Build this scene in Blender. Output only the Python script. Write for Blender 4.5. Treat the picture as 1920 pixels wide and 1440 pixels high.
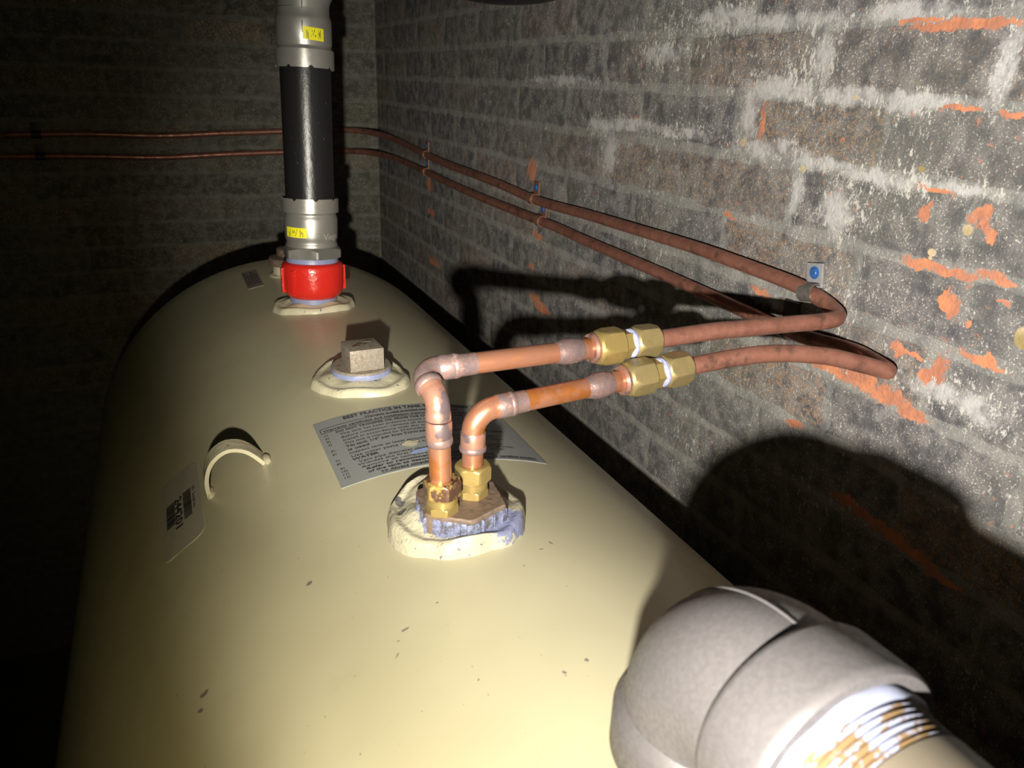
import bpy, bmesh, math, random
from mathutils import Vector, Matrix, noise as mnoise
from math import sin, cos, pi, radians, sqrt, atan2
random.seed(7)
S = bpy.context.scene
COL = S.collection
for o in list(bpy.data.objects): bpy.data.objects.remove(o)

# ------------------------------------------------------------------ camera, world, torch, exposure
# world frame: origin at the camera, X towards the brick wall on the right, Y along the tank, Z up; floor at z = -1.62
cam = bpy.data.objects.new('camera', bpy.data.cameras.new('camera')); COL.objects.link(cam)
cd = cam.data; cd.sensor_fit = 'HORIZONTAL'; cd.sensor_width = 36; cd.lens = 27.0
cd.clip_start = 0.01; cd.clip_end = 50
cr = Vector((0.91582042, -0.39999827, 0.03569789)); cdn = Vector((-0.11663751, -0.34999849, -0.92946046)); cf = Vector((0.38427678, 0.84705516, -0.36719056))
cam.matrix_world = Matrix(((cr.x, -cdn.x, -cf.x, 0), (cr.y, -cdn.y, -cf.y, 0), (cr.z, -cdn.z, -cf.z, 0), (0, 0, 0, 1)))
cd.dof.use_dof = True; cd.dof.focus_distance = 0.75; cd.dof.aperture_fstop = 14
S.camera = cam
W = bpy.data.worlds.new('world'); S.world = W; W.use_nodes = True
W.node_tree.nodes['Background'].inputs[0].default_value = (0.7, 0.8, 0.45, 1)
W.node_tree.nodes['Background'].inputs[1].default_value = 0.0
S.view_settings.view_transform = 'Standard'; S.view_settings.look = 'None'
S.view_settings.exposure = 0.0; S.view_settings.gamma = 1.0; S.view_settings.use_curve_mapping = False
TORCH = Vector((-0.045, -0.028, -0.092))
def spot(name, loc, target, power, angle, blend, color, size):
    l = bpy.data.lights.new(name, 'SPOT'); l.energy = power; l.spot_size = radians(angle); l.spot_blend = blend
    l.color = color; l.shadow_soft_size = size
    o = bpy.data.objects.new(name, l); COL.objects.link(o); o.location = loc
    d = (Vector(target) - Vector(loc)).normalized()
    o.rotation_euler = d.to_track_quat('-Z', 'Y').to_euler(); return o
def aim(az, el): az, el = radians(az), radians(el); return TORCH + Vector((sin(az) * cos(el), cos(az) * cos(el), sin(el)))
spot('torch_hot_spot', TORCH, aim(42, 3), 31, 90, 1.0, (1.0, 0.98, 0.95), 0.007)
spot('torch_beam', TORCH, aim(46, -12), 15, 94, 0.45, (1.0, 0.95, 0.82), 0.007)
spot('torch_spill', TORCH, aim(25, -16), 7.0, 92, 1.0, (1.0, 0.84, 0.42), 0.007)
spot('torch_core', TORCH, aim(15, -8), 26, 36, 1.0, (1.0, 0.95, 0.80), 0.007)
pl = bpy.data.lights.new('cellar_bounce', 'AREA'); pl.energy = 0.16; pl.shape = 'DISK'; pl.size = 1.2; pl.color = (0.75, 0.85, 0.45)
po = bpy.data.objects.new('cellar_bounce', pl); COL.objects.link(po); po.location = (-0.6, -0.3, 0.8)
po.rotation_euler = (Vector((0.3, 1.0, -0.3)) - po.location).to_track_quat('-Z', 'Y').to_euler()

# ------------------------------------------------------------------ helpers
def link(name, bm, mat, parent=None, smooth=35, kind=None):
    me = bpy.data.meshes.new(name); bmesh.ops.recalc_face_normals(bm, faces=bm.faces[:]); bm.to_mesh(me); bm.free()
    if mat: me.materials.append(mat)
    if smooth:
        me.shade_smooth(); me.set_sharp_from_angle(angle=radians(smooth))
    o = bpy.data.objects.new(name, me); COL.objects.link(o)
    if parent: o.parent = parent
    if kind: o['kind'] = kind
    return o
def thing(name, label, cat, loc=(0, 0, 0), group=None):
    o = bpy.data.objects.new(name, None); COL.objects.link(o); o.empty_display_size = 0.02
    o.location = loc; tag(o, label, cat, group)
    o.matrix_world = Matrix.Translation(Vector(loc)); return o
def tag(o, label, cat, group=None):
    o['label'] = label; o['category'] = cat
    if group: o['group'] = group
def part(name, bm, mat, root, smooth=35, label=None, kind=None):
    # geometry is written in world coordinates; move it into the root's frame
    off = Vector((0, 0, 0)); r = root
    while r is not None: off += r.location; r = r.parent
    bmesh.ops.translate(bm, verts=bm.verts[:], vec=-off)
    o = link(name, bm, mat, root, smooth, kind)
    if label: o['label'] = label
    return o
def frame(d):
    d = Vector(d).normalized(); a = Vector((0, 0, 1)) if abs(d.z) < 0.9 else Vector((1, 0, 0))
    u = a.cross(d).normalized(); return u, d.cross(u).normalized(), d
def rings_to_bm(bm, rings, close=False, cap=True):
    vs = [[bm.verts.new(p) for p in r] for r in rings]; n = len(rings[0])
    rng = range(len(vs)) if close else range(len(vs) - 1)
    for i in rng:
        a, b = vs[i], vs[(i + 1) % len(vs)]
        for j in range(n): bm.faces.new((a[j], a[(j + 1) % n], b[(j + 1) % n], b[j]))
    if cap and not close:
        bm.faces.new(vs[0][::-1]); bm.faces.new(vs[-1])
    return vs
def lathe(org, d, prof, seg=48, bm=None, rf=None, phase=0.0, close=False):
    # prof: [(t along d, radius)], rf(theta, t, r) may change the radius
    bm = bm or bmesh.new(); u, v, w = frame(d); org = Vector(org); rings = []
    for t, r in prof:
        ring = []
        for k in range(seg):
            a = 2 * pi * k / seg + phase; rr = rf(a, t, r) if rf else r
            ring.append(org + w * t + (u * cos(a) + v * sin(a)) * rr)
        rings.append(ring)
    rings_to_bm(bm, rings, close=close); return bm
def hexr(a, flat):
    a = (a % (pi / 3)) - pi / 6; return flat / cos(a)
def hexnut(org, d, L, flat, c0=0.18, c1=0.18, hole=0, phase=0.0, n=60, bm=None):
    # chamfered hexagon; flat = half the width across flats; c0/c1 = chamfer depth at each end as share of L
    cor = flat / cos(pi / 6); prof = []
    steps = 10
    ts = sorted(set([0, L] + [L * c0 * k / 4 for k in range(5)] + [L - L * c1 * k / 4 for k in range(5)]))
    def rf(a, t, r):
        lim = cor * 1.01
        if c0 > 0 and t < L * c0: lim = min(lim, flat * 0.93 + (cor - flat * 0.93) * (t / (L * c0)) ** 0.7)
        if c1 > 0 and L - t < L * c1: lim = min(lim, flat * 0.93 + (cor - flat * 0.93) * ((L - t) / (L * c1)) ** 0.7)
        return min(hexr(a, flat), lim)
    prof = [(t, flat) for t in ts]
    if hole: 
        prof = [(0.0, hole)] + prof + [(L, hole)]
        def rf2(a, t, r): return hole if r == hole else rf(a, t, r)
        return lathe(org, d, prof, n, bm, rf2, phase, close=True)
    return lathe(org, d, prof, n, bm, rf, phase)
def catmull(pts, k=8):
    P = [Vector(p) for p in pts]; P = [P[0] * 2 - P[1]] + P + [P[-1] * 2 - P[-2]]; out = []
    for i in range(1, len(P) - 2):
        for s in range(k):
            t = s / k; a, b, c, d = P[i - 1], P[i], P[i + 1], P[i + 2]
            out.append(0.5 * ((2 * b) + (c - a) * t + (2 * a - 5 * b + 4 * c - d) * t * t + (3 * b - a - 3 * c + d) * t ** 3))
    out.append(P[-2]); return out
def tube(path, r, seg=24, bm=None, cap=True):
    # r: number or function of arc-length fraction index
    bm = bm or bmesh.new(); path = [Vector(p) for p in path]; n = len(path)
    T = [(path[min(i + 1, n - 1)] - path[max(i - 1, 0)]).normalized() for i in range(n)]
    u, v, w = frame(T[0]); rings = []
    for i in range(n):
        u = (u - T[i] * u.dot(T[i])).normalized(); v = T[i].cross(u)
        rr = r[i] if isinstance(r, (list, tuple)) else r
        rings.append([path[i] + (u * cos(2 * pi * k / seg) + v * sin(2 * pi * k / seg)) * rr for k in range(seg)])
    rings_to_bm(bm, rings, cap=cap); return bm
def bend(p, d0, d1, R, n=12):
    # arc that starts at p heading d0 and turns to d1 (perpendicular) with radius R
    p = Vector(p); d0 = Vector(d0).normalized(); d1 = Vector(d1).normalized(); c = p + d1 * R
    ang = d0.angle(d1); return [c - d1 * R * cos(a) + d0 * R * sin(a) for a in [ang * k / n for k in range(n + 1)]] if abs(ang - pi / 2) < 0.01 else [p]
def boxbm(c, sx, sy, sz, bm=None, rot=None, bev=0.0):
    b = bmesh.new(); bmesh.ops.create_cube(b, size=1)
    bmesh.ops.scale(b, verts=b.verts[:], vec=(sx, sy, sz))
    if bev: bmesh.ops.bevel(b, geom=b.edges[:], offset=bev, segments=2, affect='EDGES', profile=0.7)
    if rot: bmesh.ops.transform(b, matrix=rot, verts=b.verts[:])
    bmesh.ops.translate(b, verts=b.verts[:], vec=c)
    if bm is None: return b
    me = bpy.data.meshes.new('t'); b.to_mesh(me); b.free(); bm.from_mesh(me); bpy.data.meshes.remove(me); return bm

# ------------------------------------------------------------------ node material helpers
class N:
    def __init__(s, name):
        s.m = bpy.data.materials.new(name); s.m.use_nodes = True; s.t = s.m.node_tree; s.b = s.t.nodes['Principled BSDF']
        s.g = s.t.nodes.new('ShaderNodeNewGeometry'); s.pos = s.g.outputs['Position']
    def _set(s, sock, v):
        if isinstance(v, bpy.types.NodeSocket): s.t.links.new(v, sock)
        elif isinstance(v, (tuple, list)) and len(v) == 3 and sock.type == 'RGBA': sock.default_value = (*v, 1)
        else: sock.default_value = v
    def noise(s, scale, detail=4, rough=0.55, vec=None, dist=0.0, col=False):
        n = s.t.nodes.new('ShaderNodeTexNoise'); s.t.links.new(vec or s.pos, n.inputs['Vector'])
        n.inputs['Scale'].default_value = scale; n.inputs['Detail'].default_value = detail; n.inputs['Roughness'].default_value = rough
        n.inputs['Distortion'].default_value = dist; return n.outputs['Color' if col else 'Fac']
    def ramp(s, fac, a, b, lo=0.0, hi=1.0):
        n = s.t.nodes.new('ShaderNodeMapRange'); n.interpolation_type = 'SMOOTHSTEP'; s._set(n.inputs['Value'], fac)
        n.inputs['From Min'].default_value = a; n.inputs['From Max'].default_value = b
        n.inputs['To Min'].default_value = lo; n.inputs['To Max'].default_value = hi; return n.outputs['Result']
    def mix(s, f, a, b):
        n = s.t.nodes.new('ShaderNodeMix'); n.data_type = 'RGBA'; s._set(n.inputs['Factor'], f)
        s._set(n.inputs[6], a); s._set(n.inputs[7], b); return n.outputs[2]
    def math(s, op, a, b=0.0):
        n = s.t.nodes.new('ShaderNodeMath'); n.operation = op; s._set(n.inputs[0], a); s._set(n.inputs[1], b); return n.outputs[0]
    def vmath(s, op, a, b=(0, 0, 0)):
        n = s.t.nodes.new('ShaderNodeVectorMath'); n.operation = op; s._set(n.inputs[0], a); s._set(n.inputs[1], b)
        return n.outputs['Value' if op in ('LENGTH', 'DISTANCE') else 'Vector']
    def vscale(s, v, sc): return s.vmath('MULTIPLY', v, sc)
    def wobble(s, scale, amp):
        c = s.noise(scale, 3, 0.6, col=True); c = s.vmath('SUBTRACT', c, (0.5, 0.5, 0.5)); c = s.vmath('MULTIPLY', c, (amp, amp, amp))
        return s.vmath('ADD', s.pos, c)
    def blobs(s, vec, items):
        # items: (centre xyz, radii xyz, rotation about X or Z) -> normalised distance to the nearest blob
        out = None
        for c, r, rot in items:
            n = s.t.nodes.new('ShaderNodeMapping'); n.vector_type = 'TEXTURE'; s.t.links.new(vec, n.inputs['Vector'])
            n.inputs['Location'].default_value = c; n.inputs['Scale'].default_value = r; n.inputs['Rotation'].default_value = rot
            d = s.vmath('LENGTH', n.outputs[0]); out = d if out is None else s.math('MINIMUM', out, d)
        return out
    def bump(s, h, strength=0.3, dist=0.001):
        n = s.t.nodes.new('ShaderNodeBump'); n.inputs['Strength'].default_value = strength; n.inputs['Distance'].default_value = dist
        s._set(n.inputs['Height'], h); s.t.links.new(n.outputs[0], s.b.inputs['Normal'])
    def out(s, color=None, rough=None, metal=None, spec=None):
        for k, v in (('Base Color', color), ('Roughness', rough), ('Metallic', metal), ('Specular IOR Level', spec)):
            if v is not None: s._set(s.b.inputs[k], v)
        return s.m

# brick wall stains measured on the wall: (y, z, half length, half height)
ORANGE = [(0.4442, 0.0503, 0.0461, 0.0033), (0.4832, 0.0561, 0.0242, 0.0019), (0.3852, -0.0097, 0.0115, 0.0025), (0.4321, -0.009, 0.0154, 0.0019), (0.439, -0.0883, 0.0057, 0.0069), (0.4369, -0.0687, 0.0148, 0.002), (0.39, -0.0827, 0.009, 0.0068), (0.3792, -0.0919, 0.0056, 0.0053), (0.4323, -0.1281, 0.017, 0.005), (0.4059, -0.1286, 0.0196, 0.004), (0.368, -0.1239, 0.0148, 0.0034), (0.4008, -0.1524, 0.0075, 0.0069), (0.438, -0.2003, 0.0046, 0.0053), (0.3961, -0.2049, 0.0072, 0.0118), (0.4036, -0.2146, 0.0065, 0.006), (0.3586, -0.1873, 0.0188, 0.0028), (0.4243, -0.2005, 0.0145, 0.0022), (0.511, -0.2419, 0.0304, 0.006), (0.4655, -0.2409, 0.0219, 0.0066), (0.4374, -0.2456, 0.0174, 0.0074), (0.497, -0.2434, 0.0179, 0.0039), (0.4107, -0.2513, 0.0143, 0.0054), (0.3794, -0.1616, 0.0029, 0.0024), (0.537, -0.3148, 0.0137, 0.0038), (0.4151, -0.3645, 0.0301, 0.0049), (0.4477, -0.3603, 0.0222, 0.0046), (0.3787, -0.3702, 0.0273, 0.0042), (0.3452, -0.3754, 0.0168, 0.0032), (1.7341, -0.2291, 0.022, 0.0098), (1.7229, -0.2904, 0.026, 0.0064), (1.6999, -0.403, 0.034, 0.0066), (1.1561, -0.2391, 0.0191, 0.006), (1.1714, -0.2949, 0.0106, 0.0054), (1.1859, -0.1372, 0.0154, 0.0142), (1.1508, -0.3459, 0.0207, 0.0063), (1.1242, -0.3556, 0.0305, 0.0071), (0.6784, -0.1286, 0.0087, 0.0022), (0.613, -0.1954, 0.0139, 0.0033), (0.6472, -0.0279, 0.0037, 0.0131), (0.3552, -0.1421, 0.0069, 0.0023)]
WHITE = [(0.6273, 0.0026, 0.0389, 0.0077), (0.539, -0.002, 0.0344, 0.0061), (0.477, -0.0042, 0.0386, 0.0048), (0.6684, -0.0239, 0.0114, 0.0206), (0.6292, -0.0547, 0.0436, 0.007), (0.5625, -0.0607, 0.0315, 0.0047), (0.7855, -0.0504, 0.0502, 0.0047), (0.9597, -0.0522, 0.0417, 0.0068), (0.4929, -0.0668, 0.0317, 0.0052), (0.4214, -0.0642, 0.026, 0.0039), (0.5779, 0.0283, 0.0077, 0.0201), (0.4027, 0.0234, 0.0056, 0.0211), (0.3918, -0.2243, 0.022, 0.0077), (0.3574, -0.2268, 0.0199, 0.009), (0.9394, -0.0888, 0.0139, 0.0234), (1.0952, 0.0034, 0.0819, 0.0037), (0.8918, -0.048, 0.049, 0.0064), (0.5324, -0.1024, 0.0153, 0.014), (0.5833, -0.0901, 0.0063, 0.0171), (0.835, 0.0362, 0.0326, 0.0081), (0.495, 0.0628, 0.0436, 0.0054), (0.6487, 0.0621, 0.076, 0.0057), (0.7323, 0.071, 0.0431, 0.0062)]
CREAM = [(0.3354, -0.1607, 0.008, 0.009), (0.4002, -0.0941, 0.0047, 0.0043), (0.4253, -0.1166, 0.0042, 0.0033), (0.4261, -0.1211, 0.0019, 0.0016), (0.6724, -0.0515, 0.0058, 0.0042), (0.5813, -0.0685, 0.0041, 0.0034), (0.5339, -0.0032, 0.003, 0.0022), (0.4523, -0.0544, 0.0034, 0.0024)]
WX = 0.56      # face of the mortar of the right wall
BY = 2.20      # face of the back wall
def masonry(name, brick, right):
    n = N(name)
    sv = n.vscale(n.pos, (1, 1, 0.45)) 
    big = n.noise(9, 3, 0.6); mid = n.noise(45, 5, 0.65); fine = n.noise(230, 4, 0.7); drip = n.noise(210, 5, 0.8, vec=n.vscale(n.pos, (1, 1, 0.55)))
    if brick:
        oi = n.t.nodes.new('ShaderNodeObjectInfo').outputs['Random']
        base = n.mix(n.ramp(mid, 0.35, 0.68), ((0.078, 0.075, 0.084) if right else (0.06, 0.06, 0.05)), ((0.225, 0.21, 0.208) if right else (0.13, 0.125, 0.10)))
        base = n.mix(n.math('MULTIPLY', n.ramp(oi, 0.45, 1.0), n.ramp(fine, 0.42, 0.66)), base, (0.30, 0.20, 0.13))
    else:
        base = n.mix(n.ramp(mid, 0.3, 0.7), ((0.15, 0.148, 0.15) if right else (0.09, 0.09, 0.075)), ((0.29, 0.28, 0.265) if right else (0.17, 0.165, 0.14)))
    base = n.mix(n.ramp(big, 0.4, 0.65, 0, 0.4), base, (0.165, 0.16, 0.15))
    base = n.mix(n.ramp(n.noise(3.5, 3, 0.5), 0.42, 0.6, 0, 0.22), base, (0.15, 0.15, 0.115))
    # mortar smeared over the bed joints: height folded into one course
    sep = n.t.nodes.new('ShaderNodeSeparateXYZ'); wob = n.wobble(55, 0.022); n.t.links.new(wob, sep.inputs[0])
    fr = n.math('FRACT', n.math('DIVIDE', n.math('ADD', sep.outputs['Z'], 6.15 + 0.004), 0.0615))
    jd = n.math('ABSOLUTE', n.math('SUBTRACT', fr, 0.5))
    jm = n.math('MULTIPLY', n.ramp(jd, 0.36, 0.47), n.ramp(n.noise(30, 4, 0.6), 0.36, 0.56))
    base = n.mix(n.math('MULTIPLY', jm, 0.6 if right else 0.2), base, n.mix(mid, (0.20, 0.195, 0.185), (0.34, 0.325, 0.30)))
    grit = n.noise(620, 2, 0.6)
    base = n.mix(n.math('MULTIPLY', n.ramp(grit, 0.59, 0.68), n.ramp(mid, 0.38, 0.56, 0.15, 0.95)), base, (0.55, 0.52, 0.45))
    base = n.mix(n.math('MULTIPLY', n.ramp(grit, 0.36, 0.28), 0.7), base, (0.05, 0.047, 0.045))
    if right:
        wh = n.blobs(wob, [((WX, y, z), (0.05, a * 1.15, b * 1.2), (0, 0, 0)) for y, z, a, b in WHITE])
        near = n.ramp(wh, 0.6, 3.0, 1, 0)
        sp = n.math('ADD', drip, n.math('MULTIPLY', near, 0.09))
        sp = n.math('ADD', sp, n.ramp(big, 0.35, 0.7, -0.03, 0.05))
        base = n.mix(n.ramp(sp, 0.60, 0.68, 0, 0.9), base, (0.55, 0.53, 0.49))
        base = n.mix(n.math('MULTIPLY', n.ramp(n.math('ADD', wh, n.math('MULTIPLY', n.math('SUBTRACT', drip, 0.47), 3.5)), 1.5, 0.5), n.ramp(mid, 0.32, 0.6, 0.25, 1)), base, (0.47, 0.455, 0.45))
        orn = n.blobs(wob, [((WX, y, z), (0.05, a * 1.1, b * 1.25), (0, 0, 0)) for y, z, a, b in ORANGE])
        osp = n.math('MULTIPLY', n.ramp(n.noise(14, 2, 0.5), 0.50, 0.62), n.ramp(n.noise(120, 4, 0.7), 0.60, 0.68, 0, 0.6))
        om = n.math('MAXIMUM', n.ramp(n.math('ADD', orn, n.math('MULTIPLY', n.math('SUBTRACT', drip, 0.5), 2.4)), 1.12, 0.82), osp)
        base = n.mix(om, base, n.mix(n.ramp(mid, 0.4, 0.6), (0.60, 0.235, 0.12), (0.44, 0.185, 0.115)))
        cr_ = n.blobs(n.pos, [((WX, y, z), (0.05, a, b), (0, 0, 0)) for y, z, a, b in CREAM])
        base = n.mix(n.ramp(cr_, 0.85, 1.05, 1, 0), base, n.mix(n.ramp(big, 0.45, 0.55), (0.50, 0.40, 0.26), (0.30, 0.23, 0.10)))
    else:
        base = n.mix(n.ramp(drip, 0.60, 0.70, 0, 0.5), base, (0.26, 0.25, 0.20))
    n.bump(n.math('ADD', n.math('MULTIPLY', mid, 0.9), n.math('MULTIPLY', fine, 0.55)), 0.7, 0.003)
    return n.out(base, 0.88, 0.0, 0.3)
M = {}
M['brick_r'] = masonry('sooty brick', True, True); M['mortar_r'] = masonry('smeared mortar', False, True)
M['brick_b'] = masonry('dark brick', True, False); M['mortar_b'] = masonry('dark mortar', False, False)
n = N('concrete'); M['concrete'] = n.out(n.mix(n.noise(12, 5), (0.07, 0.068, 0.06), (0.13, 0.125, 0.11)), 0.9)
# tank paint
def paint(name, marks=True):
    n = N(name); c = n.mix(n.ramp(n.noise(6, 3), 0.35, 0.65), (0.46, 0.425, 0.295), (0.50, 0.465, 0.325))
    c = n.mix(n.ramp(n.noise(25, 5, 0.7), 0.6, 0.75, 0, 0.12), c, (0.30, 0.26, 0.18))
    rs = n.noise(60, 3)
    if marks:
        R_ = 0.343
        sc = [(-0.2134, 0.4347, .006, .004), (-0.2177, 0.4227, .003, .003), (-0.1263, 0.4719, .006, .003), (0.0100, 0.3084, .0028, .0035), (-0.0537, 0.3208, .0012, .0012), (-0.0792, 0.3831, .0060, .0016), (-0.0536, 0.3950, .0020, .0014), (0.0471, 0.4304, .0018, .004), (-0.0395, 0.4430, .003, .001), (-0.0071, 0.3042, .002, .002), (-0.086, .3760, .002, .001), (0.0144, 0.4079, .0012, .002), (.036, .424, .0028, .001), (-.090, .365, .005, .001), (.100, .30, .003, .002), (.11, 1.22, .006, .002), (-.012, .52, .0018, .001)]
        it = []
        for s, y, a, b in sc:
            t = s / R_; it.append(((0.185 + R_ * sin(t), y, -0.658 + R_ * cos(t)), (a * .5, b * .6, 0.02), (0, 0, random.uniform(-.2, .9))))
        d = n.blobs(n.wobble(260, 0.0035), it); c = n.mix(n.ramp(d, 0.8, 1.05, 0.9, 0), c, (0.17, 0.145, 0.15))
        sp = n.math('MULTIPLY', n.ramp(n.noise(420, 2, 0.5, vec=n.vscale(n.pos, (1, 0.5, 1))), 0.755, 0.775), 0.7); c = n.mix(sp, c, (0.2, 0.16, 0.13))
        sm = n.math('MULTIPLY', n.ramp(n.noise(40, 4, 0.6, vec=n.vscale(n.pos, (3, 0.5, 1)), dist=1.5), 0.62, 0.74), n.ramp(n.noise(5, 2), .5, .6)); c = n.mix(n.math('MULTIPLY', sm, 0.22), c, (0.30, 0.28, 0.2))
    n.bump(n.noise(320, 2, 0.5), 0.05, 0.0006)
    return n.out(c, n.ramp(rs, 0.3, 0.7, 0.30, 0.40), 0.0, 0.55)
M['paint'] = paint('cream tank paint')
n = N('thick cream paint'); c = n.mix(n.ramp(n.noise(40, 4), 0.35, 0.65), (0.50, 0.46, 0.33), (0.55, 0.51, 0.37))
c = n.mix(n.ramp(n.noise(130, 3, 0.6), 0.66, 0.69), c, (0.16, 0.14, 0.14)); n.bump(n.noise(120, 4), 0.35, 0.003); M['weld'] = n.out(c, 0.42, 0, 0.5)
n = N('chipped cream paint'); c = n.mix(n.ramp(n.noise(40, 4), 0.35, 0.65), (0.42, 0.385, 0.285), (0.47, 0.435, 0.325))
d = n.blobs(n.wobble(120, 0.006), [((.1385, .509, -.31), (.0035, .0065, .03), (0, 0, 0)), ((.136, .493, -.31), (.004, .004, .03), (0, 0, 0))])
c = n.mix(n.ramp(d, 0.9, 1.05, 1, 0), c, (0.13, 0.12, 0.13))
c = n.mix(n.ramp(n.noise(170, 3, 0.6, vec=n.vscale(n.pos, (1, 2.2, 1))), 0.645, 0.665), c, (0.17, 0.15, 0.16))
d = n.blobs(n.wobble(110, 0.014), [((.1765, .471, -.30), (.0345, .034, .05), (0, 0, 0)), ((.203, .446, -.30), (.020, .010, .05), (0, 0, .5))])
c = n.mix(n.ramp(d, 0.93, 1.02, 1, 0), c, n.mix(n.noise(200, 4), (0.13, 0.14, 0.22), (0.25, 0.27, 0.44))); n.bump(n.noise(110, 4), 0.5, 0.004); M['weld_chip'] = n.out(c, 0.45, 0, 0.5)
n = N('blue sealant'); n.bump(n.noise(300, 4), 0.6, 0.002); M['sealant'] = n.out(n.mix(n.ramp(n.noise(220, 5, 0.7), 0.38, 0.62), (0.085, 0.085, 0.10), (0.20, 0.22, 0.36)), 0.5)
n = N('clean blue sealant'); n.bump(n.noise(300, 3), 0.25, 0.001); M['sealant2'] = n.out(n.mix(n.noise(90, 4), (0.20, 0.225, 0.38), (0.27, 0.30, 0.48)), 0.4)
n = N('pasted ring'); M['paste_far'] = n.out((0.15, 0.16, 0.22), 0.45)
n = N('white sealant'); n.bump(n.noise(300, 3), 0.5, 0.002); M['sealant3'] = n.out(n.mix(n.ramp(n.noise(160, 4), .4, .6), (0.30, 0.32, 0.56), (0.42, 0.44, 0.68)), 0.35)
def metal(name, a, b, c=None, rough=0.35, met=0.6, sc=120, bump=0.2, lo=.58, hi=.68, rr=0.1):
    n = N(name); m = n.noise(sc, 5, 0.65); col = n.mix(n.ramp(m, 0.35, 0.65), a, b)
    if c is not None: col = n.mix(n.ramp(n.noise(sc * 0.45, 4, 0.65), lo, hi), col, c)
    n.bump(m, bump, 0.0008); return n.out(col, n.ramp(m, 0.3, 0.7, rough - rr, rough + rr), met)
M['copper'] = metal('bright copper', (0.50, 0.225, 0.145), (0.43, 0.19, 0.11), (0.46, 0.16, 0.045), 0.33, 0.65, 70, .2, .52, .64)
M['copper_dull'] = metal('dull soft copper', (0.37, 0.165, 0.12), (0.27, 0.115, 0.082), (0.17, 0.085, 0.06), 0.38, 0.45, 75, .25, .54, .66)
M['solder'] = metal('heat stained solder', (0.25, 0.155, 0.14), (0.16, 0.12, 0.125), (0.36, 0.24, 0.22), 0.42, 0.4, 210, 0.6)
M['copper_heat'] = metal('heat stained copper', (0.44, 0.205, 0.14), (0.30, 0.175, 0.14), (0.15, 0.11, 0.12), 0.38, 0.5, 110, 0.3, .52, .6)
M['brass'] = metal('brass', (0.43, 0.32, 0.12), (0.36, 0.26, 0.09), None, 0.38, 0.6, 90)
M['brass_dull'] = metal('dull brass', (0.32, 0.245, 0.11), (0.25, 0.195, 0.09), None, 0.44, 0.5, 90)
M['brass_stain'] = metal('stained brass', (0.55, 0.38, 0.12), (0.48, 0.32, 0.10), (0.14, 0.075, 0.05), 0.36, 0.6, 160, .5, .46, .53)
M['iron_rust'] = metal('rusty iron', (0.15, 0.10, 0.075), (0.20, 0.145, 0.11), (0.10, 0.08, 0.07), 0.6, 0.2, 200, 0.6)
M['iron_plug'] = metal('worn iron', (0.36, 0.31, 0.26), (0.26, 0.22, 0.18), (0.24, 0.13, 0.08), 0.5, 0.3, 260, 0.7)
M['cast'] = metal('grey cast iron', (0.085, 0.078, 0.080), (0.066, 0.061, 0.063), None, 0.46, 0.1, 420, 0.12)
M['dusty_pipe'] = metal('dusty steel pipe', (0.11, 0.09, 0.065), (0.09, 0.077, 0.058), None, 0.5, 0.1, 30, 0.1)
n = N('threaded steel'); k = n.noise(75, 4, 0.7, vec=n.vscale(n.pos, (1, 2.5, 1))); M['thread'] = n.out(n.mix(n.ramp(k, 0.47, 0.53), (0.12, 0.075, 0.035), (0.18, 0.19, 0.26)), 0.4, 0.15)
M['steel'] = metal('brushed steel', (0.42, 0.41, 0.38), (0.36, 0.35, 0.33), None, 0.36, 0.65, 30, 0.05)
M['steel_hex'] = metal('hex steel', (0.30, 0.29, 0.27), (0.24, 0.235, 0.22), None, 0.38, 0.6, 60, 0.1)
n = N('black painted pipe'); n.bump(n.noise(150, 4, 0.65, vec=n.vscale(n.pos, (1, 1, .5))), 0.4, 0.0010); M['black'] = n.out(n.mix(n.ramp(n.noise(120, 4, .7), .66, .72), (0.012, 0.012, 0.013), (.10, .10, .10)), 0.32, 0, 0.4)
n = N('red gloss paint'); n.bump(n.noise(220, 3), 0.4, 0.0015); M['red'] = n.out((0.62, 0.022, 0.014), 0.24, 0, 0.6)
n = N('label grey'); M['label'] = n.out(n.mix(n.noise(40, 3), (0.24, 0.25, 0.255), (0.27, 0.28, 0.28)), 0.45)
n = N('label white'); M['label_white'] = n.out((0.42, 0.395, 0.335), 0.35)
n = N('label brown'); M['label_brown'] = n.out((0.25, 0.20, 0.19), 0.5)
n = N('label yellow'); M['yellow'] = n.out((0.86, 0.80, 0.02), 0.35)
n = N('print ink'); M['ink'] = n.out((0.045, 0.045, 0.05), 0.5)
n = N('scuff blue'); M['scuff_blue'] = n.out((0.28, 0.34, 0.58), 0.5)
n = N('blue screw'); M['blue'] = n.out(n.mix(n.noise(300, 3), (0.03, 0.11, 0.36), (0.07, 0.2, 0.5)), 0.35, 0.4)
M['clip'] = metal('weathered clip', (0.20, 0.18, 0.16), (0.14, 0.125, 0.115), None, 0.4, 0.5, 200, 0.2)
M['clip_copper'] = metal('copper clip', (0.36, 0.18, 0.12), (0.26, 0.14, 0.10), None, 0.45, 0.5, 200, 0.2)
M['zinc'] = metal('zinc tab', (0.62, 0.64, 0.68), (0.5, 0.52, 0.56), None, 0.3, 0.6, 200, 0.1)
n = N('black clip plastic'); M['black_clip'] = n.out((0.01, 0.01, 0.01), 0.5)
n = N('seam line'); M['seam'] = n.out((0.06, 0.05, 0.04), 0.6)
n = N('engraving'); M['engrave'] = n.out((0.62, 0.61, 0.58), 0.3, 0.5)

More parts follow.
